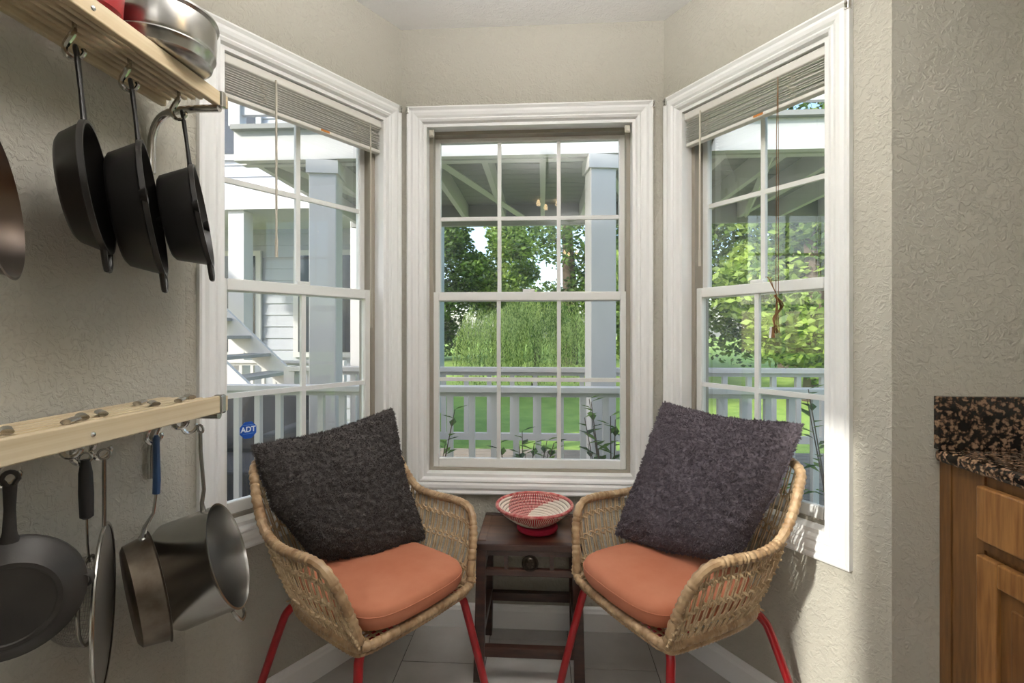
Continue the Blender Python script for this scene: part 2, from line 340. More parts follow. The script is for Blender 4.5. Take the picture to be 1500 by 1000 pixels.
# ------------------------------------------------------------------ windows
CAS = [(0, 0), (.006, .012), (.014, .016), (.020, .013), (.028, .018), (.040, .020), (.050, .017), (.060, .022), (.066, .020), (.066, 0)]
def casing(mb, x0, x1, z0, z1):
    """picture-frame moulding round an opening, mitred; profile runs from the opening outwards"""
    rings = []
    for (d, h) in CAS: rings.append([(x0-d, h, z0-d), (x1+d, h, z0-d), (x1+d, h, z1+d), (x0-d, h, z1+d)])
    v = [p for r in rings for p in r]; f = []
    for i in range(len(CAS)-1):
        for k in range(4): f.append((i*4+k, i*4+(k+1) % 4, (i+1)*4+(k+1) % 4, (i+1)*4+k))
    mb.add(v, f)
def window(name, mtx, x0, x1, cols, label):
    root = bpy.data.objects.new(name, None); COL.objects.link(root); root.matrix_world = mtx; struct(root, label, 'window')
    z0, z1 = Z0, Z1
    mb = MB(); casing(mb, x0, x1, z0, z1); mb.build('casing', M['trim'], root)
    jb = MB(); t = .012
    jb.box(x0, x0+t, -T, .0, z0, z1); jb.box(x1-t, x1, -T, .0, z0, z1); jb.box(x0+t, x1-t, -T, 0, z1-t, z1); jb.box(x0+t, x1-t, -T-.03, 0, z0, z0+t)
    jb.build('jamb', M['trim'], root)
    tr = MB()
    for a in (x0+t, x1-t-.016): tr.box(a, a+.016, -.128, -.052, z0+t, z1-t)
    tr.box(x0+t+.016, x1-t-.016, -.128, -.052, z1-t-.014, z1-t); tr.box(x0+t+.016, x1-t-.016, -.128, -.052, z0+t, z0+t+.012)
    tr.build('track', M['vinyl_grey'], root)
    zm = 1.345; a, b = x0+t+.012, x1-t-.012
    def sash(nm, y, s0, s1, bot, top):
        w = .026; d = .026; mb = MB()
        mb.box(a, a+w, y-d, y, s0, s1, ch=.003); mb.box(b-w, b, y-d, y, s0, s1, ch=.003)
        mb.box(a+w, b-w, y-d, y, s0, s0+bot, ch=.003); mb.box(a+w, b-w, y-d, y, s1-top, s1, ch=.003)
        so = mb.build(nm, M['vinyl'], root)
        gx0, gx1, gz0, gz1 = a+w, b-w, s0+bot, s1-top; mw = .016
        for i in range(1, cols):
            c = gx0+(gx1-gx0)*i/cols; MB().box(c-mw/2, c+mw/2, y-d+.006, y-.006, gz0, gz1).build('muntin', M['vinyl'], so)
        zc = (gz0+gz1)/2
        for i in range(cols):
            pa, pb = gx0+(gx1-gx0)*i/cols+(mw/2 if i else 0), gx0+(gx1-gx0)*(i+1)/cols-(mw/2 if i < cols-1 else 0)
            MB().box(pa, pb, y-d+.006, y-.006, zc-mw/2, zc+mw/2).build('muntin', M['vinyl'], so)
            for (q0, q1) in ((gz0, zc-mw/2), (zc+mw/2, gz1)):
                MB().add([(pa, y-.013, q0), (pb, y-.013, q0), (pb, y-.013, q1), (pa, y-.013, q1)], [(0, 1, 2, 3)]).build('pane', M['glass'], so)
        return so
    sash('upper_sash', -.096, zm-.018, z1-t-.008, .030, .024)
    lo = sash('lower_sash', -.062, z0+t+.008, zm+.020, .040, .036)
    MB().box((a+b)/2-.025, (a+b)/2+.025, -.086, -.066, zm+.020, zm+.032, ch=.003).build('sash_lock', M['vinyl'], lo)
    return root
mB, _ = frame(BL, BR); mL, _ = frame(LC, BL); mR, _ = frame(BR, RC)
w1 = window('window_1', mB, .093, .952, 3, 'white double-hung window with three pane columns behind the side table')
w2 = window('window_2', mL, .095, .727, 2, 'white double-hung window beside the pan racks')
w3 = window('window_3', mR, .080, .640, 2, 'white double-hung window behind the slate pillow')
w4 = bpy.data.objects.new('sun_inlet_window', None); COL.objects.link(w4); w4.location = (-1.0, -.105, 0); struct(w4, 'unseen tall narrow side window added in the rack wall to let the sun patch in', 'window')  # unseen window, added and sized so the sun reaches the right bay wall
fr_ = MB()
for a in (-.165, .135): fr_.box(-.10, -.04, a, a+.03, .20, 2.30)
fr_.box(-.10, -.04, -.135, .135, .20, .23); fr_.box(-.10, -.04, -.135, .135, 2.27, 2.30); fr_.build('frame', M['vinyl'], w4)
MB().add([(-.07, -.135, .23), (-.07, .135, .23), (-.07, .135, 2.27), (-.07, -.135, 2.27)], [(0, 1, 2, 3)]).build('pane', M['glass'], w4)
# small leftover curtain and blind clips on the casings
for (m_, x, z, y, lab) in [(mB, .030, 2.10, .026, 'metal curtain bracket on the middle casing corner nearest the rack window'), (mB, 1.018, 2.10, .026, 'metal curtain bracket on the middle casing corner nearest the pillow window'),
                      (mL, .785, 2.10, .026, 'metal curtain bracket on the casing corner beside the rack window'), (mR, .024, 2.10, .026, 'metal curtain bracket on the far corner of the pillow window casing'),
                      (mR, .700, 2.10, .026, 'metal curtain bracket on the near corner of the pillow window casing')]:
    c = MB().box(-.006, .006, -.014, .004, -.014, .014, ch=.002).tube([(0, .004, .008), (0, .010, 0), (0, .004, -.008)], .003, 6)
    o = c.build('curtain_bracket', M['steel']); o.matrix_world = m_ @ Matrix.Translation((x, y-.006, z)); tag(o, lab, 'bracket', 'curtain brackets on the window casings')
for x, s_ in ((.122, 'rack'), (.923, 'pillow')):
    c = MB().box(-.011, .011, -.004, .006, -.016, .016, ch=.003).box(-.006, .006, .006, .010, -.010, .010)
    o = c.build('blind_clip', M['clip']); o.matrix_world = mB @ Matrix.Translation((x, -.020, 2.018)); tag(o, 'clear plastic blind clip in the middle window head on the '+s_+' window side', 'clip', 'blind clips in the middle window')

# ------------------------------------------------------------------ raised blinds
def blind(mtx, x0, x1, wand_x, cord_x, cord_len, label, tangled):
    t = thing('window_blind', label, 'blind', mtx=mtx @ Matrix.Translation((0, 0, 1.90)))
    w = x1-x0; zt = .134
    MB().box(x0, x1, -.046, -.008, zt-.028, zt, ch=.004).build('headrail', M['slat'], t)
    me = MB().add([(x0+.006, -.042, 0), (x1-.006, -.042, 0), (x1-.006, -.027, .003), (x0+.006, -.027, .003), (x1-.006, -.012, 0), (x0+.006, -.012, 0),
                   (x0+.006, -.042, .0012), (x1-.006, -.042, .0012), (x1-.006, -.027, .0042), (x0+.006, -.027, .0042), (x1-.006, -.012, .0012), (x0+.006, -.012, .0012)],
                  [(0, 1, 2, 3), (3, 2, 4, 5), (6, 9, 8, 7), (9, 11, 10, 8), (0, 6, 7, 1), (5, 4, 10, 11), (0, 3, 9, 6), (3, 5, 11, 9), (1, 7, 8, 2), (2, 8, 10, 4)]).mesh('slat', M['slat'])
    z = zt-.036
    for i in range(11):
        place(me, 'slat', t, (random.uniform(-.002, .002), random.uniform(-.0015, .0015), z), (random.uniform(-.05, .05), random.uniform(-.004, .004), random.uniform(-.004, .004))); z -= .0073
    MB().box(x0+.004, x1-.004, -.040, -.014, z-.012, z+.001, ch=.003).build('bottom_rail', M['slat'], t)
    MB().box(x0+w*.55, x0+w*.55+.035, -.0135, -.0125, z-.008, z-.001).build('price_tag', M['rust'], t)
    for fx in (.2, .8):
        c = MB(); xx = x0+w*fx
        for k in range(12): c.tube([(xx+random.uniform(-.02, .02), -.009, z+.006*k), (xx+random.uniform(-.02, .02), -.005, z+.006*k+.004), (xx+random.uniform(-.015, .015), -.009, z+.006*k+.007)], .0009, 4)
        c.build('ladder_cord', M['cord'], t)
    MB().tube([(wand_x, -.004, zt-.02), (wand_x, -.003, zt-.06), (wand_x, -.002, -.40)], .0035, 6).tube([(wand_x, -.002, -.40), (wand_x, -.002, -.46)], .005, 6).build('wand', M['cord'], t)
    c = MB()
    for d in (-.003, .003): c.tube([(cord_x, -.006, zt-.03), (cord_x+d, -.003, zt-.2), (cord_x+d*1.4, -.002, zt-cord_len)], .0011, 5)
    if tangled:
        e = zt-cord_len
        for k in range(9):
            a = random.uniform(.008, .022); ph = random.uniform(-.5, .5)
            c.tube([(cord_x+a*math.sin(q*PI/6)*(.4+.6*math.sin(q*PI/12))+ph*.01, -.002+.012*math.cos(q*PI/6+ph), e-.008*q) for q in range(13)]+[(cord_x+ph*.03, 0, e-.12), (cord_x, 0, e+.005)], .0011, 5)
        for k in range(4): c.tube([(cord_x, 0, e), (cord_x-.012-.006*k, .002, e+.03+.01*k), (cord_x-.02-.006*k, .002, e+.06)], .0011, 5)
    c.build('lift_cord', M['cord_brown' if tangled else 'cord'], t)
    if tangled:
        for d in (-.012, -.02):
            MB().tube([(cord_x+d, 0, zt-cord_len-.10), (cord_x+d, 0, zt-cord_len-.135)], [.003, .006], 8).build('cord_tassel', M['oak' if d > -.015 else 'vinyl'], t)
    return t
blind(mL, .110, .714, .27, .655, .82, 'raised white slat blind in the window beside the pan racks', False)
blind(mR, .094, .628, .175, .48, .72, 'raised white slat blind in the window behind the slate pillow', True)

# sticker on the lower sash of the rack-side window
st = thing('window_sticker', 'blue octagonal security sticker with white ADT lettering on the glass', 'sticker', mtx=mL @ Matrix.Translation((.216, -.0742, .880)))
oc = [(.029*math.cos(PI/8+k*PI/4), .029*math.sin(PI/8+k*PI/4)) for k in range(8)]
swap = Matrix(((1, 0, 0, 0), (0, 0, 1, 0), (0, 1, 0, 0), (0, 0, 0, 1)))
MB().prism(oc, 0, .0006, swap).build('sticker_body', M['sticker'], st)
def text_mesh(body, size, name, m, parent, mtx, extrude=.0004, bold=0):
    cu = bpy.data.curves.new(name, 'FONT'); cu.body = body; cu.size = size; cu.align_x = 'CENTER'; cu.align_y = 'CENTER'; cu.extrude = extrude; cu.offset = bold
    to = bpy.data.objects.new(name, cu); COL.objects.link(to)
    dg = bpy.context.evaluated_depsgraph_get(); me = bpy.data.meshes.new_from_object(to.evaluated_get(dg)); bpy.data.objects.remove(to)
    me.materials.clear(); me.materials.append(m); me.transform(mtx)
    o = bpy.data.objects.new(name, me); COL.objects.link(o); o.parent = parent; return o
text_mesh('ADT', .024, 'lettering', M['sticker_white'], st, Matrix.Translation((0, .0010, .002)) @ swap, bold=.0006)
for z_ in (.016, -.012): MB().box(-.017, .017, .0006, .0010, z_, z_+.0016).build('rule_line', M['sticker_line'], st)

# ------------------------------------------------------------------ pan racks
XW = -1.0
def rack(zb, zt, label, n_back, y1=1.222, y0=.45):
    t = thing('pan_rack', label, 'rack', (0, 0, 0))
    xs0, xs1 = -.945, -.806
    wgap = (xs1-.016-xs0)/6
    for i in range(6):
        x = xs0+i*wgap; MB().box(x, x+wgap*.5, y0, y1, zt-.014, zt, ch=.002).build('slat', M['wood'], t)
    MB().box(xs1-.016, xs1, y0, y1, zb, zt+.004, ch=.0025).build('front_rail', M['wood'], t)
    MB().box(xs0-.018, xs0-.004, y0, y1, zb+.004, zt, ch=.0025).build('back_rail', M['wood'], t)
    # end cap and wall bracket
    MB().box(xs1-.018, xs1+.006, y1-.006, y1+.014, zb-.003, zt+.007, ch=.005).build('end_cap', M['chrome'], t)
    MB().box(xs1-.010, xs1+.004, y1+.014, y1+.022, zb+.002, zt+.002, ch=.002).build('end_plug', M['wood'], t)
    zz = zb-.006
    for y in (y1-.004,):
        MB().tube(cat_rom([(xs1-.002, y, zz), (xs1-.06, y, zz), (-.925, y, zz-.004), (-.962, y, zz-.02), (-.982, y, zz-.06), (-.986, y, zz-.11), (-.986, y, zz-.16)], 6), .0095, 10).build('bracket', M['chrome'], t, True)
    for y in (.60, .86):
        MB().lathe([(0, .003), (.004, .002), (.005, 0)], 12, Matrix.Translation((xs1, y, (zb+zt)/2)) @ Matrix.Rotation(PI/2, 4, 'Y')).build('screw', M['chrome'], t)
    return t
rack(1.764, 1.796, 'upper pine slat rack holding cast iron skillets underneath', 6)
rack(.996, 1.034, 'lower pine slat rack holding pot, sieve and blue-handled pan', 6)
def hook(x, y, ztop, zbot, yaw, label, group):
    """flat S hook: cap disc on the slats, wide tongue, curl below"""
    t = thing('rack_hook', label, 'hook', mtx=Matrix.Translation((x, y, ztop)) @ Matrix.Rotation(yaw, 4, 'Z'), group=group)
    d = ztop-zbot; mb = MB()
    P = cat_rom([(0, 0, .004), (0, 0, -.016), (-.001, 0, -.030), (-.013, 0, -d+.022), (-.014, 0, -d+.008), (-.004, 0, -d-.002), (.008, 0, -d+.001), (.015, 0, -d+.012), (.013, 0, -d+.019)], 5)
    r = [.0042 if i < 10 else .0062 if i < 16 else .005 if i < 25 else .004 for i in range(len(P))]
    mb.tube(P, r, 8).build('hook_wire', M['chrome'], t, True)
    MB().tube([(.0, -.020, .0035), (.0, .020, .0035)], .0085, 10, flat=.6).build('hook_cap', M['chrome'], t, True)
    return t
UP = 'hooks under the upper rack'; LO = 'hooks under the lower rack'
YU = [.908, 1.036, 1.184]
for y, s_ in zip(YU, ('the shallow', 'the large deep', 'the casing-side deep')): hook(-.8886, y, 1.798, 1.720, .5, 'chrome hook of the upper rack holding '+s_+' skillet', UP)
hook(-.8886, .715, 1.798, 1.720, .5, 'chrome hook of the upper rack holding the steel-bottomed pan', UP)

def hang(hx, hy, hz, th, tilt, hole_y, hole_z):
    """matrix that puts local point (0,hole_y,hole_z) on the hook; local Z = opening direction, local Y = up"""
    h = Vector((math.cos(th), math.sin(th), 0)); z = h*math.cos(tilt)+Vector((0, 0, math.sin(tilt))); y = -h*math.sin(tilt)+Vector((0, 0, math.cos(tilt))); x = y.cross(z)
    m = Matrix(((x.x, y.x, z.x, 0), (x.y, y.y, z.y, 0), (x.z, y.z, z.z, 0), (0, 0, 0, 1)))
    p = m @ Vector((0, hole_y, hole_z)); m.translation = Vector((hx, hy, hz))-p; return m
def loop_handle(mb, R, L, z, w, th):
    """flat tapering handle along +y with a teardrop hole at its end"""
    e = R+L; hr = w*.95
    mb.tube([(0, R-.006, z), (0, R+.012, z), (0, R+L*.45, z+.002), (0, e-hr*2.0, z+.004)], [w*1.25, w*.85, w*.70, w*.85], 10, flat=th/w)
    mb.tube([(hr*math.sin(k*PI/8)*(1 if math.cos(k*PI/8) > -.3 else .75), e-hr+hr*1.2*math.cos(k*PI/8), z+.004) for k in range(16)], w*.36, 8, closed=True)
def skillet(R, depth, L, m, mtx, label, group=None, spouts=True, tab=True, br=.83):
    t = thing('cast_iron_skillet', label, 'skillet', mtx=mtx, group=group)
    rb = R*br
    pr = [(0, 0), (rb*.80, 0), (rb*.83, -.002), (rb*.92, -.002), (rb, .004), (R-.003, depth-.012), (R+.003, depth-.009), (R+.003, depth), (R-.003, depth), (R-.005, depth-.004), (rb-.004, .010), (rb*.9, .005), (0, .005)]
    MB().lathe(pr, 56).build('pan_body', m, t, True)
    mb = MB(); loop_handle(mb, R, L, depth-.010, .0105, .006); mb.build('handle', m, t, True)
    # helper tab opposite the handle, pierced
    mb = MB(); w = .028
    if tab:
      mb.tube([(-w, -R+.004, depth-.006), (-w*.8, -R-.022, depth-.007), (-w*.4, -R-.034, depth-.008), (w*.4, -R-.034, depth-.008), (w*.8, -R-.022, depth-.007), (w, -R+.004, depth-.006)], .0055, 8)
      mb.build('helper_tab', m, t, True)
    if spouts:
        for s in (-1, 1):
            MB().lathe([(.010, -.012), (.016, 0), (.013, 0), (.008, -.011)], 16, Matrix.Translation((s*(R-.003), 0, depth)) ).build('pour_lip', m, t, True)
    return t
hz = 1.727
th = math.radians(33)
skillet(.122, .046, .145, M['iron'], hang(-.884, YU[0], hz, th, .12, .122+.145-.012, .040), 'shallow black cast iron skillet hung furthest from the window casing', spouts=False)
skillet(.142, .066, .135, M['iron'], hang(-.884, YU[1], hz, th, .14, .142+.135-.012, .060), 'large deep black cast iron skillet hung in the middle of three')
skillet(.122, .078, .135, M['iron'], hang(-.884, YU[2]+.008, hz, th-.06, .16, .122+.135-.012, .072), 'deep black cast iron skillet hung nearest the window casing')
# steel pan at the near end of the upper rack
t = thing('frying_pan', 'steel-bottomed frying pan hung beyond the shallow skillet', 'pan', mtx=hang(-.884, .715, hz, math.radians(36), .12, .325, .045))
MB().lathe([(0, 0), (.090, 0), (.100, .006), (.120, .048), (.125, .050), (.121, .051), (.098, .010), (.09, .004), (0, .004)], 56).build('pan_body', M['copper'], t, True)
mb = MB(); loop_handle(mb, .122, .215, .046, .010, .005); mb.build('handle', M['steel'], t, True)

# lower rack hangings
hzl = .958
YL = [.768, .903, .944, 1.079, 1.194]
LH = ['holding the worn skillet', 'holding the sieve', 'holding the splatter screen', 'holding the blue-handled pan', 'holding the steel pot']
for y, s in zip(YL, LH): hook(-.868, y, 1.036, hzl-.006, .9, 'chrome hook of the lower rack '+s, LO)
for (x, y, s_) in [(-.8476, .70, 'nearest the worn skillet'), (-.8476, .86, 'just before the sieve'), (-.9091, 1.09, 'behind the blue-handled pan'), (-.8476, 1.135, 'between the blue-handled pan and the steel pot')]:
    hook(x, y, 1.036, .975, .4, 'empty chrome hook on the lower rack '+s_, LO)
a_ = math.radians(134)
skillet(.094, .045, .105, M['iron_worn'], hang(-.862, YL[0], hzl, a_, -.04, .094+.105-.012, .039), 'worn cast iron skillet showing its round base below the lower rack', tab=False, br=.76)
# sieve
t = thing('sieve', 'round steel mesh sieve with a black grip', 'sieve', mtx=hang(-.862, YL[1], hzl, math.radians(32), .02, .265, 0))
MB().tube([(0, .265, 0), (0, .24, 0), (0, .20, 0), (0, .157, 0), (0, .153, 0)], [.007, .011, .012, .011, .006], 12).build('grip', M['black'], t, True)
MB().tube([(0, .268+.010*math.cos(k*PI/6), .010*math.sin(k*PI/6)) for k in range(12)], .0022, 6, closed=True).build('hanging_ring', M['steel'], t, True)
MB().tube([(0, .155, 0), (0, .105, 0), (0, .07, .002)], .0022, 6).build('wire_neck', M['steel'], t, True)
RS = .078
MB().tube([(RS*math.cos(k*PI/20), RS*math.sin(k*PI/20), 0) for k in range(40)], .0032, 8, closed=True).build('rim', M['steel'], t, True)
mb = MB()
bowl = lambda a, q: (RS*math.sin(q)*math.cos(a), RS*math.sin(q)*math.sin(a), -RS*.86*math.cos(q))
for k in range(56): mb.tube([bowl(k*PI/28, .12+.1*i*1.45) for i in range(11)], .0006, 3, caps=False)
for q in range(3, 28): mb.tube([bowl(k*PI/24, q*PI/56) for k in range(48)], .0006, 3, closed=True)
o = mb.build('wire_mesh', M['mesh_steel'], t); o['kind'] = 'stuff'
# splatter screen
t = thing('splatter_screen', 'flat round splatter screen with a thin steel handle', 'screen', mtx=hang(-.862, YL[2], hzl, math.radians(36), .0, .295, 0))
RD = .152; off = -.0
MB().tube([(RD*math.cos(k*PI/28), RD*math.sin(k*PI/28), 0) for k in range(56)], .0036, 8, closed=True).build('rim', M['steel'], t, True)
MB().lathe([(RD, -.0006), (0, -.0006), (0, .0006), (RD, .0006)], 48).build('screen_disc', M['mesh_steel'], t)
mb = MB().tube([(0, RD-.002, 0), (0, .20, 0), (0, .285, 0)], .0036, 8).tube([(0, .295+.010*math.cos(k*PI/6), .010*math.sin(k*PI/6)) for k in range(12)], .0022, 6, closed=True)
mb.build('handle', M['steel'], t, True)
t.matrix_world = hang(-.862, YL[2], hzl, math.radians(36), .0, .295, 0)
# saute pan with blue handle
t = thing('saute_pan', 'stained steel saute pan with a long blue handle', 'pan', mtx=hang(-.862, YL[3], hzl, math.radians(47), .14, .325, .096))
Rp = .120
MB().lathe([(0, 0), (.098, 0), (.108, .006), (Rp-.002, .052), (Rp+.003, .055), (Rp-.002, .056), (.104, .010), (.095, .004), (0, .004)], 56).build('pan_body', M['steel_dull'], t, True)
MB().tube([(0, .206, .079), (0, .235, .084), (0, .29, .091), (0, .328, .096), (0, .335, .097)], [.010, .0105, .0095, .009, .005], 12, flat=.75).build('blue_grip', M['blue'], t, True)['label'] = 'blue plastic grip'
MB().tube([(0, Rp-.006, .040), (0, Rp+.018, .048), (0, .165, .068), (0, .208, .079)], [.013, .010, .006, .006], 8, flat=.5).build('handle_shank', M['steel'], t, True)
for s in (-1, 1): MB().lathe([(0, .004), (.004, .003), (.006, 0)], 12, Matrix.Translation((s*.009, Rp-.002, .040)) @ Matrix.Rotation(-PI/2, 4, 'X')).build('rivet', M['steel'], t, True)
# stock pot
t = thing('stock_pot', 'shiny steel pot hung with its mouth toward the window', 'pot', mtx=hang(-.848, YL[4]+.01, hzl, math.radians(20), .30, .325, .168))
Rq = .128; dp = .135
MB().lathe([(0, -.002), (Rq-.016, -.002), (Rq-.006, .004), (Rq, .014), (Rq, dp-.006), (Rq+.004, dp), (Rq-.001, dp+.001), (Rq-.003, dp-.006), (Rq-.003, .016), (Rq-.014, .004), (0, .003)], 64).build('pot_body', M['steel'], t, True)
MB().lathe([(0, -.003), (Rq-.02, -.003), (Rq-.018, -.006), (0, -.006)], 48).build('base_plate', M['nonstick'], t)
MB().tube([(0, Rq-.002, dp-.022), (0, Rq+.02, dp-.018), (0, Rq+.05, dp-.004), (0, .27, .152), (0, .315, .165)], [.007, .005, .0045, .0045, .0045], 8).tube([(0, .325+.010*math.cos(k*PI/6), .168+.006*math.sin(k*PI/6)) for k in range(12)], .003, 6, closed=True).build('handle', M['steel'], t, True)
mb = MB().tube(cat_rom([(-.030, -Rq+.001, dp-.025), (-.028, -Rq-.018, dp-.020), (-.018, -Rq-.034, dp-.018), (0, -Rq-.038, dp-.018), (.018, -Rq-.034, dp-.018), (.028, -Rq-.018, dp-.020), (.030, -Rq+.001, dp-.025)], 4), .0045, 8)
mb.build('helper_handle', M['steel'], t, True)
for s in (-1, 1): MB().lathe([(0, .003), (.005, .002), (.006, 0)], 12, Matrix.Translation((s*.028, -Rq+.003, dp-.03)) @ Matrix.Rotation(-PI/2, 4, 'X')).build('rivet', M['steel'], t, True)

# cookware standing on the upper rack
t = thing('steamer_pan', 'polished wide steel pan standing at the end of the upper rack', 'pan', (-.858, 1.088, 1.802))
MB().lathe([(0, 0), (.088, 0), (.100, .008), (.104, .024), (.108, .030), (.106, .034), (.108, .040), (.109, .096), (.114, .101), (.109, .103), (.106, .098), (.104, .036), (.098, .012), (0, .006)], 56).build('pan_body', M['steel'], t, True)
MB().lathe([(.114, .102), (.112, .108), (.09, .118), (.03, .130), (0, .131)], 56).build('lid', M['steel'], t, True)
MB().tube(cat_rom([(-.03, 0, .128), (-.026, 0, .150), (0, 0, .158), (.026, 0, .150), (.03, 0, .128)], 4), .006, 8).build('lid_handle', M['steel'], t, True)
t = thing('red_reflection_pan', 'small saucepan with steel bail handle, coloured red to imitate a reflection and label on steel', 'saucepan', (-.866, .900, 1.802))  # red body imitates a red reflection and small label on steel cookware
MB().lathe([(0, 0), (.055, 0), (.062, .006), (.066, .070), (.070, .073), (.066, .074), (.062, .068), (.058, .008), (0, .004)], 40).build('pan_body', M['red_refl'], t, True)
MB().tube(cat_rom([(.062, -.02, .060), (.075, -.01, .080), (.060, .03, .135), (.0, .055, .155), (-.05, .035, .12), (-.064, .01, .06)], 5), .0045, 8).build('bail_handle', M['steel'], t, True)
t = thing('mixing_bowl', 'dark steel mixing bowl on the upper rack behind the bail-handled saucepan', 'bowl', (-.880, .735, 1.802))
MB().lathe([(0, 0), (.04, 0), (.062, .018), (.078, .050), (.084, .075), (.087, .076), (.080, .050), (.060, .020), (0, .004)], 40).build('bowl_body', M['steel'], t, True)
MB().lathe([(.04, -.0), (.042, .004), (.036, .004)], 32).build('foot_ring', M['steel'], t, True)

# ------------------------------------------------------------------ rattan chairs
RIM = [(.206, .004, .410), (.222, .012, .470), (.250, .030, .552), (.270, .066, .606), (.279, .131, .618), (.284, .234, .614), (.277, .325, .624), (.273, .382, .668), (.262, .436, .742), (.232, .488, .796), (.125, .530, .815), (0, .542, .818)]
BAS = [(.203, .002, .400), (.205, .012, .398), (.206, .030, .396), (.206, .062, .394), (.205, .125, .392), (.201, .215, .388), (.194, .290, .386), (.184, .340, .385), (.165, .385, .384), (.120, .420, .384), (.060, .438, .384), (0, .442, .384)]
def coil_tube(P, r, wr, pitch, n=7):
    """tube wrapped with a cane coil: radius ripples along the length"""
    L = 0; out = [P[0]]; seg = []
    for a, b in zip(P, P[1:]):
        d = (b-a).length; k = max(1, int(d/(pitch/4)))
        for i in range(1, k+1): out.append(a.lerp(b, i/k))
    rr = []
    for i in range(len(out)): rr.append(r+wr*(abs(math.sin(i*PI/4+.35*math.sin(i*.37)))))
    return out, rr
def make_chair(label, mtx):
    t = thing('rattan_armchair', label, 'chair', mtx=mtx)
    half = cat_rom(RIM, 10); hb = cat_rom(BAS, 10)
    mir = lambda L: [Vector((-p.x, p.y, p.z)) for p in L]
    rim = mir(half)+half[-2::-1]; bas = mir(hb)+hb[-2::-1]
    P, rr = coil_tube(rim, .0115, .0034, .0145); MB().tube(P, rr, 9).build('rim', M['cane_wrap'], t, True)
    front = [Vector((-.203+.406*k/14, -.006-.010*math.sin(PI*k/14), .400)) for k in range(15)]
    loop = bas+front[::-1][1:-1]
    P, rr = coil_tube(loop+[loop[0]], .0105, .0030, .0145); MB().tube(P, rr, 9).build('seat_rail', M['cane_wrap'], t, True)
    low = [Vector((p.x*.985, .01+p.y*.975, p.z-.020)) for p in loop+[loop[0]]]
    P, rr = coil_tube(low, .0080, .0018, .012); MB().tube(P, rr, 8).build('lower_rail', M['cane_wrap'], t, True)
    # side and back weave: slanted paired stakes and twisted rows
    N = len(rim)
    def shell(i, v):
        i = max(0, min(N-1.001, i)); k = int(i); q = i-k
        a = rim[k].lerp(rim[k+1], q); b = bas[k].lerp(bas[k+1], q)
        p = b.lerp(a, v); c = Vector((0, .22, p.z)); d = (p-c); d.z = 0
        return p+d.normalized()*.012*math.sin(PI*v)
    mb = MB(); step = []
    L = 0; cum = [0]
    for k in range(N-1): L += .5*((rim[k+1]-rim[k]).length+(bas[k+1]-bas[k]).length); cum.append(L)
    def idx(s):
        for k in range(N-1):
            if cum[k+1] >= s: return k+(s-cum[k])/(cum[k+1]-cum[k])
        return N-1.001
    cnt = int(L/.026)
    for k in range(1, cnt):
        s = L*k/cnt; i0 = idx(s); i1 = idx(min(L, s+.009)); 
        for (ia, ib, rad) in ((i0, i0, .0034), (i1, i1, .0034)):
            mb.tube([shell(ia, v/6) for v in range(7)], rad, 5, caps=False, flat=.6)
    for v in (.20, .24, .48, .52, .76, .80):
        sg = 1 if int(v*100) % 8 == 0 else -1
        pts = []
        for k in range(cnt*4+1):
            s = L*k/(cnt*4); p = shell(idx(s), v+.018*sg*math.sin(k*PI/2)); c = Vector((0, .22, p.z)); d = p-c; d.z = 0
            pts.append(p+d.normalized()*.0048*sg*math.cos(k*PI/4*2))
        mb.tube(pts, .0034, 5)
    o = mb.build('woven_cane', M['cane'], t); o['kind'] = 'stuff'
    # seat weave
    mb = MB()
    for k in range(-9, 10):
        x = k*.021; mb.tube([(x, -.004, .396), (x*.95, .2, .388), (x*.85, .40 if abs(k) < 8 else .34, .386)], .004, 5, flat=.5)
    for k in range(20): y = .01+k*.020; mb.tube([(-.19, y, .396-.012*k/19), (.19, y, .396-.012*k/19)], .004, 5, flat=.5)
    o = mb.build('seat_weave', M['cane'], t); o['kind'] = 'stuff'
    # legs
    for s in (-1, 1):
        MB().tube(cat_rom([(s*.120, .06, .372), (s*.170, .036, .372), (s*.192, .026, .352), (s*.202, .016, .310), (s*.235, -.018, .120), (s*.252, -.036, .012)], 6), .0125, 10).build('leg', M['red'], t, True)
        MB().tube(cat_rom([(s*.105, .36, .360), (s*.150, .395, .360), (s*.172, .412, .342), (s*.184, .430, .300), (s*.215, .488, .120), (s*.232, .525, .012)], 6), .0125, 10).build('leg', M['red'], t, True)
    for (x, y) in ((.252, -.036), (.232, .525)):
        for s in (-1, 1): MB().lathe([(0, 0), (.014, 0), (.014, .018), (.0128, .020), (.0128, .024)], 12, Matrix.Translation((s*x, y, 0))).build('foot_cap', M['black'], t, True)
    for (x_, y_, z_) in ((.12, .06, .372), (.105, .36, .360)): MB().tube([(-x_, y_, z_), (x_, y_, z_)], .010, 8).build('cross_bar', M['red'], t, True)
    return t
def pose(x, y, a): return Matrix.Translation((x, y, 0)) @ Matrix.Rotation(a, 4, 'Z')
PL = pose(-.342, 1.417, .972); PR = pose(.212, 1.484, -1.044)
make_chair('rattan armchair on red legs with the charcoal pillow, beside the pan racks', PL)
make_chair('rattan armchair on red legs with the slate grey pillow, nearest the cabinets', PR)

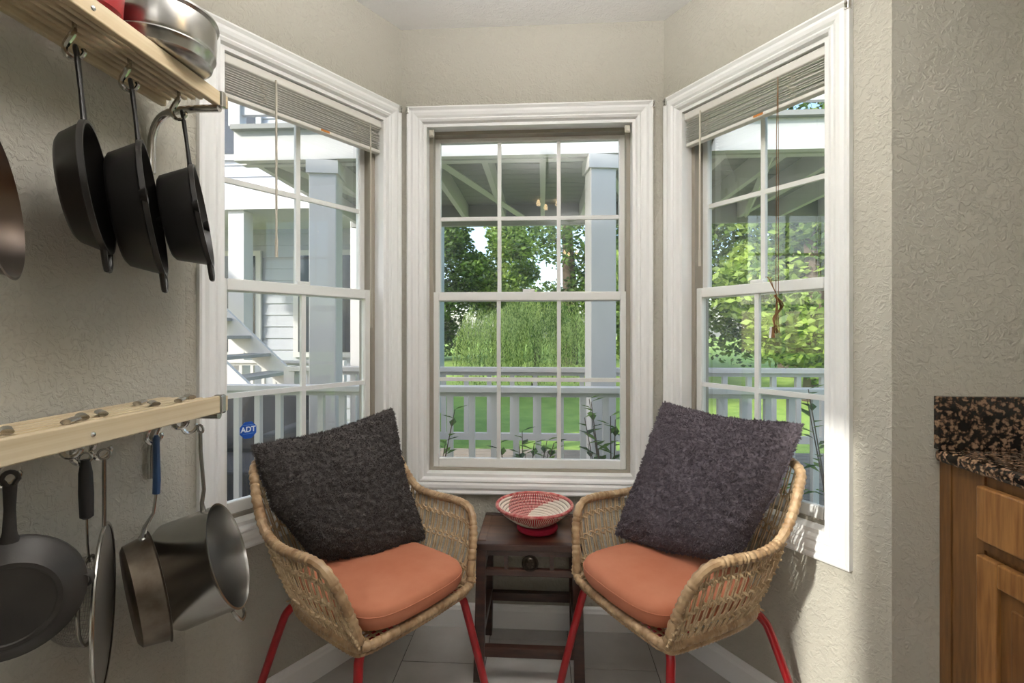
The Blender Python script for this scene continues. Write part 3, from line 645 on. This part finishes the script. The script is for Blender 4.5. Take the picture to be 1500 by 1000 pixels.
def cushion(label, mtx):
    # D-shaped pad lofted from inset rings, crowned top, piped seam
    t = thing('seat_cushion', label, 'cushion', mtx=mtx @ Matrix.Translation((0, 0, .4155)))
    def outline(k):
        a = 2*PI*k/64; c, s_ = math.cos(a), math.sin(a); e = .42
        x = .198*math.copysign(abs(c)**e, c); y = .192+.206*math.copysign(abs(s_)**(e if s_ < 0 else .62), s_)
        if y < .1: y -= .016*(1-(x/.2)**2)
        return Vector((x, y, 0))
    O = [outline(k) for k in range(64)]; cen = Vector((0, .19, 0))
    rings = [(0, .0, 0), (.90, .0, 0), (.97, .006, 0), (1.0, .020, 0), (1.005, .034, 0), (1.0, .046, 0), (.98, .057, 0), (.94, .064, 0), (.85, .069, 0), (.6, .074, 0), (.3, .076, 0), (.0, .077, 0)]
    v = []; f = []
    for (s_, z, _) in rings:
        for p in O:
            q = cen+(p-cen)*s_; v.append((q.x, q.y, z+(.0016*noise.noise(Vector((q.x*14, q.y*14, 3))) if z > .05 else 0)))
    n = 64
    for i in range(len(rings)-1):
        for k in range(n): f.append((i*n+k, i*n+(k+1) % n, (i+1)*n+(k+1) % n, (i+1)*n+k))
    MB().add(v, f).build('pad', M['orange'], t, True)
    MB().tube([(cen+(p-cen)*1.004)+Vector((0, 0, .043)) for p in O], .0016, 6, closed=True).build('piping', M['orange'], t, True)
cushion('orange seat cushion on the chair beside the pan racks', PL)
cushion('orange seat cushion on the chair nearest the cabinets', PR)

def pillow(label, m, mtx, W=.24, Tn=.075, seed=0, tuck=0):
    t = thing('fleece_pillow', label, 'pillow', mtx=mtx)
    n = 130; rnd = random.Random(seed)
    def pt(u, v, sd):
        pin = 1-.07*(1-v*v)**2*(abs(u)**3); piv = 1-.07*(1-u*u)**2*(abs(v)**3)
        x = u*W*pin; y = v*W*piv
        k = max(0, u*math.copysign(1, tuck)+.15)*max(0, .15-v)/1.32*abs(tuck)   # lower corner pressed in by the chair arm
        x *= 1-k*.55; y += k*.13
        h = max(0, (1-abs(u)**2.6)*(1-abs(v)**2.6))**.55*Tn
        p = Vector((x, y, h*(sd if sd > 0 else -.35)))
        q = Vector((x*9+seed*7, y*9, sd*3)); p.z += .012*noise.noise(q)*(1 if h > .01 else h*100)
        q = Vector((x*58, y*58, seed+sd*5)); d = noise.noise(q)+.6*noise.noise(q*2.1)
        p.z += sd*(.0058*d+.002); e = max(abs(u), abs(v))
        if e > .9: p.x += .003*d*u; p.y += .003*d*v
        return p
    mb = MB(); tf = MB()
    for sd in (1, -1):
        V = [pt(-1+2*i/n, -1+2*j/n, sd) for i in range(n+1) for j in range(n+1)]
        mb.add(V, [((i*(n+1)+j), ((i+1)*(n+1)+j), ((i+1)*(n+1)+j+1), (i*(n+1)+j+1)) for i in range(n) for j in range(n)])
        for k in range(9000 if sd > 0 else 2500):
            u, v = rnd.uniform(-1, 1), rnd.uniform(-1, 1); p = pt(u, v, sd); L = rnd.uniform(.004, .0085)
            d = Vector((rnd.gauss(0, .8)+u*.7, rnd.gauss(0, .8)+v*.7-.3, sd*.8)).normalized()*L
            s = d.orthogonal().normalized()*.0017; s2 = d.cross(s).normalized()*.0017
            tf.add([p+s, p-s*.5+s2, p-s*.5-s2, p+d*.6+s*.8, p+d*.6-s*.4+s2*.8, p+d*.6-s*.4-s2*.8, p+d], [(0, 1, 4, 3), (1, 2, 5, 4), (2, 0, 3, 5), (3, 4, 6), (4, 5, 6), (5, 3, 6)])
        for k in range(1400):
            e = rnd.choice((-1, 1)); w = rnd.uniform(-1, 1); u, v = (e, w) if rnd.random() < .5 else (w, e); p = pt(u, v, sd); L = rnd.uniform(.004, .010)
            d = Vector((u*(abs(u) > .99)+rnd.gauss(0, .4), v*(abs(v) > .99)+rnd.gauss(0, .4), rnd.gauss(0, .4))).normalized()*L
            s = d.orthogonal().normalized()*.0016; s2 = d.cross(s).normalized()*.0016
            tf.add([p+s, p-s*.5+s2, p-s*.5-s2, p+d], [(0, 1, 3), (1, 2, 3), (2, 0, 3)])
    me = mb.mesh('pillow_body', m); me.shade_smooth(); place(me, 'pillow_body', t)
    o = tf.build('fleece_tufts', m, t); o['kind'] = 'stuff'
    return t
def lean(P, x, y, z, tilt, roll, yaw=0):
    """pillow local: x width, y up, z front face (toward sitter)"""
    return P @ Matrix.Translation((x, y, z)) @ Matrix.Rotation(yaw, 4, 'Z') @ Matrix.Rotation(PI/2-tilt, 4, 'X') @ Matrix.Rotation(roll, 4, 'Z')
pillow('charcoal brown fleece pillow leaning in the chair by the pan racks', M['fleece_brown'], lean(PL, -.014, .352, .667, .26, .150, -.26), W=.230, seed=1, tuck=-.75)
pillow('slate grey fleece pillow leaning in the chair nearest the cabinets', M['fleece_grey'], lean(PR, -.010, .352, .706, .52, -.015, .15), W=.252, seed=2, tuck=.55)

# ------------------------------------------------------------------ side table and basket
TX0, TX1, TY0, TY1, TH = -.228, .134, 1.715, 2.020, .474
t = thing('side_table', 'dark stained wooden side table with carved medallion between the chairs', 'table', ((TX0+TX1)/2, (TY0+TY1)/2, 0))
hx, hy = (TX1-TX0)/2, (TY1-TY0)/2
MB().box(-hx+.030, hx-.030, -hy+.030, hy-.030, TH-.018, TH-.002).build('top_panel', M['darktop'], t)
for y_ in (-hy, hy-.032): MB().box(-hx, hx, y_, y_+.032, TH-.024, TH, ch=.004).build('top_rail', M['darkwood'], t)
for s in (-1, 1): MB().box(s*hx-(.032 if s > 0 else 0), s*hx+(.032 if s < 0 else 0), -hy+.032, hy-.032, TH-.024, TH, ch=.004).build('top_stile', M['darktop'], t)
def leg(sx, sy):
    a, b = .030, .026; v = []
    for z, o_, w in ((0, .012, .036), (TH-.06, .002, .032), (TH-.024, 0, .032)):
        x1 = sx*(hx-.003+o_); y1 = sy*(hy-.003+o_*.3); x2 = x1-sx*w; y2 = y1-sy*w
        v += [(x1, y1, z), (x2, y1, z), (x2, y2, z), (x1, y2, z)]
    f = [(0, 1, 2, 3), (8, 9, 10, 11)]+[(i*4+k, i*4+(k+1) % 4, (i+1)*4+(k+1) % 4, (i+1)*4+k) for i in range(2) for k in range(4)]
    MB().add(v, f).build('leg', M['darkwood'], t)
for sx in (-1, 1):
    for sy in (-1, 1): leg(sx, sy)
for sy in (-1, 1):
    y = sy*(hy-.018)
    MB().box(-hx+.03, hx-.03, y-.009, y+.009, TH-.042, TH-.024).build('apron_rail', M['darkwood'], t)
    MB().box(-hx+.03, hx-.03, y-.010, y+.010, TH-.112, TH-.088, ch=.003).build('lower_apron_rail', M['darkwood'], t)
    for x in (-.078, .078): MB().box(x-.007, x+.007, y-.007, y+.007, TH-.090, TH-.040).build('spindle', M['darkwood'], t)
    zs = .085 if sy < 0 else .135
    MB().box(-hx+.025, hx-.025, y-.014, y+.014, zs, zs+.034, ch=.004).build('stretcher', M['darkwood'], t)
for sx in (-1, 1):
    x = sx*(hx-.016); MB().box(x-.010, x+.010, -hy+.03, hy-.03, TH-.112, TH-.088, ch=.003).build('side_rail', M['darkwood'], t)
    MB().box(x-.012, x+.012, -hy+.03, hy-.03, .150, .182, ch=.004).build('side_stretcher', M['darkwood'], t)
md = Matrix.Translation((.004, -hy+.010, TH-.066)) @ Matrix.Rotation(PI/2, 4, 'X')
ob = MB().lathe([(0, -.006), (.026, -.006), (.029, 0), (.027, .005), (.021, .004), (.017, .008), (.008, .009), (0, .009)], 32, md).build('medallion', M['bronze'], t, True); ob['label'] = 'round carved dark medallion'
mb = MB()
for k in range(6): a = k*PI/3; mb.lathe([(0, .006), (.005, .003), (.006, 0)], 10, md @ Matrix.Translation((.012*math.cos(a), .012*math.sin(a), .006)))
mb.build('carving', M['bronze'], ob, True)
bx, by = -.030, 1.862
tr = thing('felt_trivet', 'crimson round felt mat under the woven basket', 'mat', (bx+.010, by-.004, TH))
mb = MB()
mb.lathe([(0, 0), (.070, 0), (.075, .006), (.075, .013), (.070, .018), (0, .016)], 48); mb.build('mat_body', M['pink'], tr, True)
MB().tube([((.068-.011*0)*math.cos(k*PI/24), .068*math.sin(k*PI/24), .016) for k in range(48)], .005, 8, closed=True).build('rolled_edge', M['pink'], tr, True)
t = thing('woven_basket', 'red and cream coiled basket bowl on the side table', 'basket', (bx, by, TH+.0215))
mb = MB(); turns = 13; pts = []; NS = 44
for k in range(turns*NS+1):
    a = 2*PI*k/NS; q = k/(turns*NS); r = .012+.126*q; z = .062*max(0, (q-.30)/.70)**1.35+.004
    pts.append((r*math.cos(a), r*math.sin(a), z))
mb.tube(pts, .0058, 7, flat=1.0); mb.build('coil', M['basket'], t, True)
MB().tube([(.138*math.cos(k*PI/32), .138*math.sin(k*PI/32), .067) for k in range(64)], .0060, 8, closed=True).build('rim', M['basket_rim'], t, True)
MB().lathe([(0, -.0005), (.05, -.0005), (.05, .002), (0, .002)], 32).build('base', M['basket'], t)

# ------------------------------------------------------------------ cabinet run along the kitchen wall
XF = 1.030; YW = 1.371
t = thing('base_cabinet', 'honey oak base cabinet with drawer and panel door under the granite', 'cabinet', (XF, YW, 0))
dx = XR-XF
MB().box(.004, dx, -1.40, 0, .10, .864).build('carcass', M['oak_dark'], t)
MB().box(.07, dx, -1.40, 0, 0, .10).build('toe_kick', M['black'], t)
MB().box(-.006, .004, -.036, 0, .10, .864, ch=.001).build('filler_strip', M['oak_dark'], t)
MB().box(-.002, .004, -.128, -.036, .10, .864, ch=.001).build('face_stile', M['oak_dark'], t)
MB().box(-.002, .004, -1.40, -.128, .690, .708).build('face_rail', M['oak_dark'], t)
for k in range(3):
    y1 = -.128-k*.42; y0 = y1-.40
    d = MB().box(-.022, -.001, y0, y1, .716, .842, ch=.005).build('drawer_front', M['oak'], t)
    MB().lathe([(.006, 0), (.006, .012), (.015, .018), (.015, .024), (0, .028)], 16, Matrix.Translation((-.022, (y0+y1)/2, .778)) @ Matrix.Rotation(-PI/2, 4, 'Y')).build('knob', M['bronze'], d, True)
    dr = MB(); w = .055
    dr.box(-.022, -.001, y1-w, y1, .12, .682, ch=.004); dr.box(-.022, -.001, y0, y0+w, .12, .682, ch=.004)
    dr.box(-.022, -.001, y0+w, y1-w, .12, .12+w, ch=.004); dr.box(-.022, -.001, y0+w, y1-w, .682-w, .682, ch=.004)
    d = dr.build('door', M['oak'], t)
    MB().box(-.012, -.002, y0+w, y1-w, .12+w, .682-w).box(-.018, -.012, y0+w+.03, y1-w-.03, .15+w, .652-w, ch=.003).build('door_panel', M['oak_dark'], d)
    MB().box(-.005, -.001, y1, y1+.012, .600, .640).build('hinge', M['bronze'], d)
ct = thing('granite_countertop', 'brown speckled granite countertop with rounded edge', 'countertop', (XF, YW, .865))
MB().box(-.021, dx, -1.42, 0, 0, .032, ch=.010).build('slab', M['granite'], ct)
sp = MB().box(0, XR-1.009, -.020, 0, 0, .136, ch=.002).build('granite_side_splash', M['granite']); sp.location = (1.009, YW, .8975)
tag(sp, 'brown speckled granite splash standing against the wall', 'backsplash')

# ------------------------------------------------------------------ ceiling lamp (overhead, behind the frame edge) and an added fill lamp
def pendant(lx, ly, e, label):
    t = thing('pendant_lamp', label, 'lamp', (lx, ly, CEIL-.36))
    MB().lathe([(0, .36), (.06, .36), (.06, .345), (.008, .34), (.008, .02), (.02, .0)], 32).build('canopy', M['bronze'], t, True)
    MB().lathe([(0, .002), (.10, .008), (.165, .035), (.170, .04), (.165, .04), (.10, .014), (0, .008)], 40).build('shade', M['lampshade'], t, True)
    for k in range(3):
        a = k*2*PI/3+.4; MB().lathe([(0, -.03), (.012, -.026), (.016, -.012), (.010, .004), (.007, .012)], 16, Matrix.Translation((.075*math.cos(a), .075*math.sin(a), -.005))).build('bulb', M['bulb'], t, True)
    L = bpy.data.lights.new('lamp_light', 'AREA'); L.shape = 'DISK'; L.size = .30; L.energy = e; L.color = (1, .985, .965)   # uplight in the bowl washes the ceiling
    lo = bpy.data.objects.new('lamp_light', L); COL.objects.link(lo); lo.location = (lx, ly, CEIL-.30); lo.rotation_euler = (PI, 0, 0)
pendant(.03, .85, 24, 'frosted bowl pendant lamp hanging over the front of the bay')
pendant(.30, -1.3, 9, 'unseen fill lamp added behind the camera, shaped as a frosted bowl pendant')  # fill light added behind the camera, given a copy of the fixture

# ------------------------------------------------------------------ outdoors
def railing(x0, x1, y, ztop, zbot, base, spacing, bw, label, off=0, yr=0, name='porch_railing'):
    t = thing(name, label, 'railing', mtx=Matrix.Translation((x0, y, base)) @ Matrix.Rotation(yr, 4, 'Z'))
    L = x1-x0
    MB().box(0, L, -.045, .045, ztop-base-.035, ztop-base, ch=.004).build('top_rail', M['paint'], t)
    MB().box(0, L, -.02, .02, ztop-base-.06, ztop-base-.036).build('sub_rail', M['paint'], t)
    MB().box(0, L, -.02, .02, zbot-base, zbot-base+.05).build('bottom_rail', M['paint'], t)
    me = MB().box(-bw/2, bw/2, -.018, .018, zbot-base+.05, ztop-base-.06).mesh('baluster', M['paint'])
    n = int(L/spacing)
    for k in range(n): place(me, 'baluster', t, (off+spacing*(k+.5), 0, 0))
    for x in (0, L): MB().box(x-.04, x+.04, -.04, .04, -.0, ztop-base+.0).build('post', M['paint'], t)
    return t
DZ = -.10
# decking boards of the porch floor outside the bay
dk = struct(MB().box(-6, 6, 2.20, 5.6, DZ-.2, DZ-.03).build('porch_floor', M['deck']), 'grey wooden porch floor outside the windows', 'porch')
bme = MB().box(-6, 6, -.066, .066, -.03, 0).mesh('board', M['deck'])
for k in range(24): place(bme, 'board', dk, (0, 2.28+.14*k, DZ))
railing(-2.6, 5.5, 2.98, .875, -.0, DZ, .131, .034, 'near white porch railing just outside the middle window', .02)
railing(-1.9, 6.5, 3.72, .935, .40, DZ, .170, .032, 'outer white porch railing in front of the lawn', .06)
def post(x, y, w, z0, z1, label, rz=0):
    t = thing('porch_post', label, 'post', mtx=Matrix.Translation((x, y, z0)) @ Matrix.Rotation(rz, 4, 'Z'))
    MB().box(-w/2, w/2, -w/2, w/2, 0, z1-z0, ch=.006).build('shaft', M['paint'], t)
    MB().box(-w/2-.02, w/2+.02, -w/2-.02, w/2+.02, 0, .14, ch=.006).build('base_block', M['paint'], t)
    MB().box(-w/2-.015, w/2+.015, -w/2-.015, w/2+.015, z1-z0-.09, z1-z0-.0).build('capital', M['paint'], t)
    return t
post(.385, 3.42, .17, DZ, 2.357, 'square white post carrying the upper deck outside the middle window', .15)
post(2.25, 3.42, .17, DZ, 2.357, 'square white post carrying the upper deck outside the pillow window', .15)
post(-1.50, 3.42, .18, DZ, 2.357, 'square white post carrying the upper deck outside the rack window', .15)
# upper deck: fascia beam, joists, boards, far fascia, braces
ud = thing('upper_deck', 'upper balcony deck on white posts beyond the windows', 'deck', (0, 3.32, 2.36))
MB().box(-2.1, 5.0, 0, .06, 0, .24).build('fascia', M['paint'], ud)
MB().box(-2.1, 5.0, .09, .15, .0, .20).build('beam', M['paint'], ud)
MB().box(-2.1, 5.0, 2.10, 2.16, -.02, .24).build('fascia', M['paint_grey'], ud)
jm = MB().box(-.022, .022, .15, 2.10, .03, .20).mesh('joist', M['paint'])
for k in range(18): place(jm, 'joist', ud, (-2.05+.41*k, 0, 0))
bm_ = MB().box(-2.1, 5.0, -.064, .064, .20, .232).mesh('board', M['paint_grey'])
for k in range(16): place(bm_, 'board', ud, (0, .02+.138*k, 0))
for k in range(6):
    x = -1.9+1.15*k; MB().tube([(x, .2, .045), (x+.55, 2.05, .045)], .03, 4).build('brace', M['paint'], ud)
railing(-2.1, 5.0, 3.36, 3.55, 2.68, 2.60, .13, .036, 'white balcony railing on top of the upper deck', 0, name='balcony_railing')
# outside stair beyond the rack window
stt = thing('outdoor_staircase', 'white outdoor staircase rising behind the rack window', 'staircase', (-2.0, 4.75, DZ))
for y in (0, .95):
    MB().add([(0, y, 0), (-.32, y, 0), (-3.5, y, 2.9), (-3.5, y, 3.2), (0, y+.05, 0), (-.32, y+.05, 0), (-3.5, y+.05, 2.9), (-3.5, y+.05, 3.2)], [(0, 1, 2, 3), (4, 7, 6, 5), (0, 3, 7, 4), (1, 5, 6, 2), (0, 4, 5, 1), (3, 2, 6, 7)]).build('stringer', M['paint'], stt)
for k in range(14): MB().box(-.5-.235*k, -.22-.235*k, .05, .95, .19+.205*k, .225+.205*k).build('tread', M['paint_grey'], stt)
# neighbouring wing of the house
nb = thing('neighbouring_house', 'pale sided neighbouring house beyond the rack window', 'house', (-3.2, 7.2, -.6))
MB().box(-6, 1.0, .02, 4, 0, 7).build('wall', M['siding'], nb)
cm = MB().add([(-6, 0, 0), (1.0, 0, 0), (1.0, .02, .17), (-6, .02, .17), (-6, .02, 0), (1.0, .02, 0)], [(0, 1, 2, 3), (0, 4, 5, 1), (0, 3, 4), (1, 5, 2)]).mesh('siding_board', M['siding'])
for k in range(40): place(cm, 'siding_board', nb, (0, 0, .17*k))
for (x0, x1, z0, z1) in ((-1.9, -1.0, 1.5, 2.9), (-.35, .45, 1.5, 2.9), (-3.6, -2.7, 1.5, 2.9), (-1.9, -1.0, 4.4, 5.6), (-.35, .45, 4.4, 5.6)):
    f_ = MB().box(x0-.08, x1+.08, -.05, 0, z0-.08, z1+.08).build('window', M['paint'], nb)
    MB().box(x0, x1, -.06, -.05, z0, z1).build('pane', M['darkglass'], f_)
MB().box(-6, 1.1, -1.2, .02, 3.3, 3.6).build('porch_roof', M['paint'], nb)
for x in (-2.3, -.6, .95): MB().box(x-.10, x+.10, -1.15, -.95, .0, 3.3).build('column', M['paint'], nb)
railing(-7.5, -2.4, 5.92, .85, .0, -.6, .14, .036, 'white railing of the neighbouring porch', name='neighbour_railing')
# unseen wall added to block the sun from the rack-side window
struct(MB().box(-5.2, -1.14, .90, 1.05, -.6, 4.2).build('sun_block_wall', M['siding']), 'unseen pale sided wall added to keep the sun off the rack window', 'wall')
# patio sofa
so = thing('patio_sofa', 'dark wicker patio sofa on the porch outside the rack window', 'sofa', (-2.10, 3.36, DZ))
MB().box(-.42, .42, -.30, .30, .10, .42, ch=.02).build('seat_base', M['furn'], so)
MB().box(-.42, .42, .18, .32, .42, .86, ch=.03).build('backrest', M['furn'], so)
for x in (-.44, .34): MB().box(x, x+.10, -.30, .30, .10, .66, ch=.02).build('armrest', M['furn'], so)
for x in (-.36, .36):
    for y in (-.25, .25): MB().box(x-.025, x+.025, y-.025, y+.025, 0, .10).build('leg', M['furn'], so)
# lawn
mb = MB(); n = 24
V = [(-30+60*i/n, 5.4+60*(j/n)**1.4, -.7+.25*noise.noise(Vector((i*.4, j*.4, 0)))+.018*(60*(j/n)**1.4)) for i in range(n+1) for j in range(n+1)]
mb.add(V, [(i*(n+1)+j, (i+1)*(n+1)+j, (i+1)*(n+1)+j+1, i*(n+1)+j+1) for i in range(n) for j in range(n)])
me = mb.mesh('lawn', M['grass']); me.shade_smooth(); lw = place(me, 'lawn'); tag(lw, 'sunny green lawn beyond the porch', 'lawn')
struct(MB().box(-60, 60, -30, 90, -1.6, -1.2).build('ground', M['grass']), 'grassy ground around the house', 'ground')

def leaf_cloud(mb, rnd, c, rad, n, size):
    for k in range(n):
        d = Vector((rnd.gauss(0, 1), rnd.gauss(0, 1), rnd.gauss(0, 1))).normalized()*(rnd.random()**.45)
        p = Vector((c[0]+d.x*rad[0], c[1]+d.y*rad[1], c[2]+d.z*rad[2]))
        a = Vector((rnd.gauss(0, 1), rnd.gauss(0, 1), rnd.gauss(0, .5))).normalized(); b = a.orthogonal().normalized()
        b = (Matrix.Rotation(rnd.uniform(0, 6.28), 3, a) @ b); s = size*rnd.uniform(.6, 1.3)
        mb.add([p-a*s, p+b*s*.5, p+a*s, p-b*s*.5], [(0, 1, 2, 3)])
def tree(x, y, z0, h, w, m, label, seed, n=9000, size=.14):
    rnd = random.Random(seed); t = thing('leafy_tree', label, 'tree', (x, y, z0), group='trees beyond the lawn')
    MB().tube([(0, 0, -.3), (.1, 0, h*.3), (-.05, .1, h*.6), (.1, 0, h*.85)], [w*.07, w*.05, w*.035, w*.015], 8).build('trunk', M['bark'], t, True)
    mb = MB(); bl = 16
    for k in range(bl):
        a = rnd.uniform(0, 6.28); q = (k+.5)/bl; r = w*.5*math.sin(PI*(.15+.8*q))*rnd.uniform(.4, .95)
        c = (r*math.cos(a), r*math.sin(a), h*(.16+.76*q)); rr = w*rnd.uniform(.20, .30)
        leaf_cloud(mb, rnd, c, (rr, rr, rr*.8), n//bl, size)
    o = mb.build('crown', m, t); o['kind'] = 'stuff'; return t
TR = [(-9.5, 24, 8.5, 6, 'leaf_mid', 'mid green tree behind the neighbouring staircase'), (-5.4, 25, 8.2, 5.5, 'leaf_dark', 'rounded dark tree left of the sky gap beyond the lawn'),
      (-2.1, 27, 8.0, 4.2, 'leaf_mid', 'yellowish green tree right of the sky gap beyond the lawn'), (1.2, 24, 11, 7, 'leaf_dark', 'tall dark tree straight behind the weeping willow'),
      (5.2, 22, 10, 6.5, 'leaf_dark', 'dark tree behind the porch post'), (9.0, 19, 10, 7, 'leaf_dark', 'tall dark tree behind the pillow window'),
      (7.0, 13.5, 6.5, 4.6, 'leaf_mid', 'bright green bushy tree close behind the outer railing'), (13.5, 21, 11, 7.5, 'leaf_dark', 'dark tree at the far end of the lawn'), (3.4, 16.5, 4.6, 3.0, 'leaf_mid', 'low bright bushy tree beside the weeping willow')]
for i, (x, y, h, w, m, lab) in enumerate(TR): tree(x, y, -.5, h, w, M[m], lab, 20+i, 17000, .125)
# weeping willow
rnd = random.Random(5); t = thing('weeping_willow', 'bright weeping willow with trailing branches on the lawn', 'tree', (-.25, 13.5, -.5))
MB().tube([(0, 0, -.3), (.1, 0, 1.1), (0, .1, 2.0)], [.11, .08, .05], 8).build('trunk', M['bark'], t, True)
mb = MB()
for k in range(1300):
    a = rnd.uniform(0, 6.28); r = 2.0*math.sqrt(rnd.random()); x, y = r*math.cos(a), r*math.sin(a)*.8
    nz_ = noise.noise(Vector((x*1.6, y*1.6, 4))); zt = 2.50-.16*r*r+.45*nz_+rnd.uniform(-.12, .12); L = rnd.uniform(.8, 2.0)
    if noise.noise(Vector((x*2.6, y*2.6, 9))) < -.22: continue
    n_ = int(L/.05)
    ox, oy = rnd.uniform(-.1, .1), rnd.uniform(-.1, .1)
    for q in range(n_):
        z = zt-q*.05
        if z < .18: break
        p = Vector((x*(1+.10*min(1, q*.08))+ox*q/n_, y*(1+.10*min(1, q*.08))+oy*q/n_, z))
        d = Vector((rnd.gauss(0, .4), rnd.gauss(0, .4), -1)).normalized()*.085; b = Vector((rnd.gauss(0, 1), rnd.gauss(0, 1), 0)).normalized()*.013
        mb.add([p, p+d*.5+b, p+d, p+d*.5-b], [(0, 1, 2, 3)])
o = mb.build('trailing_leaves', M['leaf_willow'], t); o['kind'] = 'stuff'
# shrubs at the foot of the railing
def shrub(x, y, h, label, seed):
    rnd = random.Random(seed); t = thing('leafy_shrub', label, 'shrub', (x, y, DZ))
    st_ = MB(); lf = MB()
    for k in range(11):
        a = rnd.uniform(0, 6.28); e = Vector((.16*math.cos(a), .12*math.sin(a), h*rnd.uniform(.65, 1.0))); pts = [Vector((0, 0, 0)), e*.5+Vector((0, 0, .05)), e]
        st_.tube(pts, [.005, .004, .002], 5)
        for q in range(14):
            u = .25+.75*q/13; p = e*u+Vector((0, 0, .1*u*(1-u))); b = q*2.4+rnd.uniform(-.4, .4); d = Vector((math.cos(b), math.sin(b), .35)).normalized()*rnd.uniform(.06, .10)
            s = d.cross(Vector((0, 0, 1))).normalized()*.020
            lf.add([p, p+d*.45+s+Vector((0, 0, .006)), p+d, p+d*.45-s+Vector((0, 0, .006))], [(0, 1, 2, 3)])
    st_.build('stem', M['bark'], t); o = lf.build('leaves', M['leaf_dark'], t); o['kind'] = 'stuff'
for i, (x, y, h, lab) in enumerate([(-.62, 2.62, .90, 'leafy shrub outside the lower pane nearest the rack window'), (.36, 2.66, .95, 'leafy shrub in front of the porch post'), (-.1, 2.72, .80, 'low leafy shrub outside the middle of the window'),
                                    (1.45, 2.55, 1.05, 'tall leafy shrub outside the pillow window'), (1.02, 2.38, .72, 'small leafy shrub close under the pillow window')]): shrub(x, y, h, lab, 40+i)
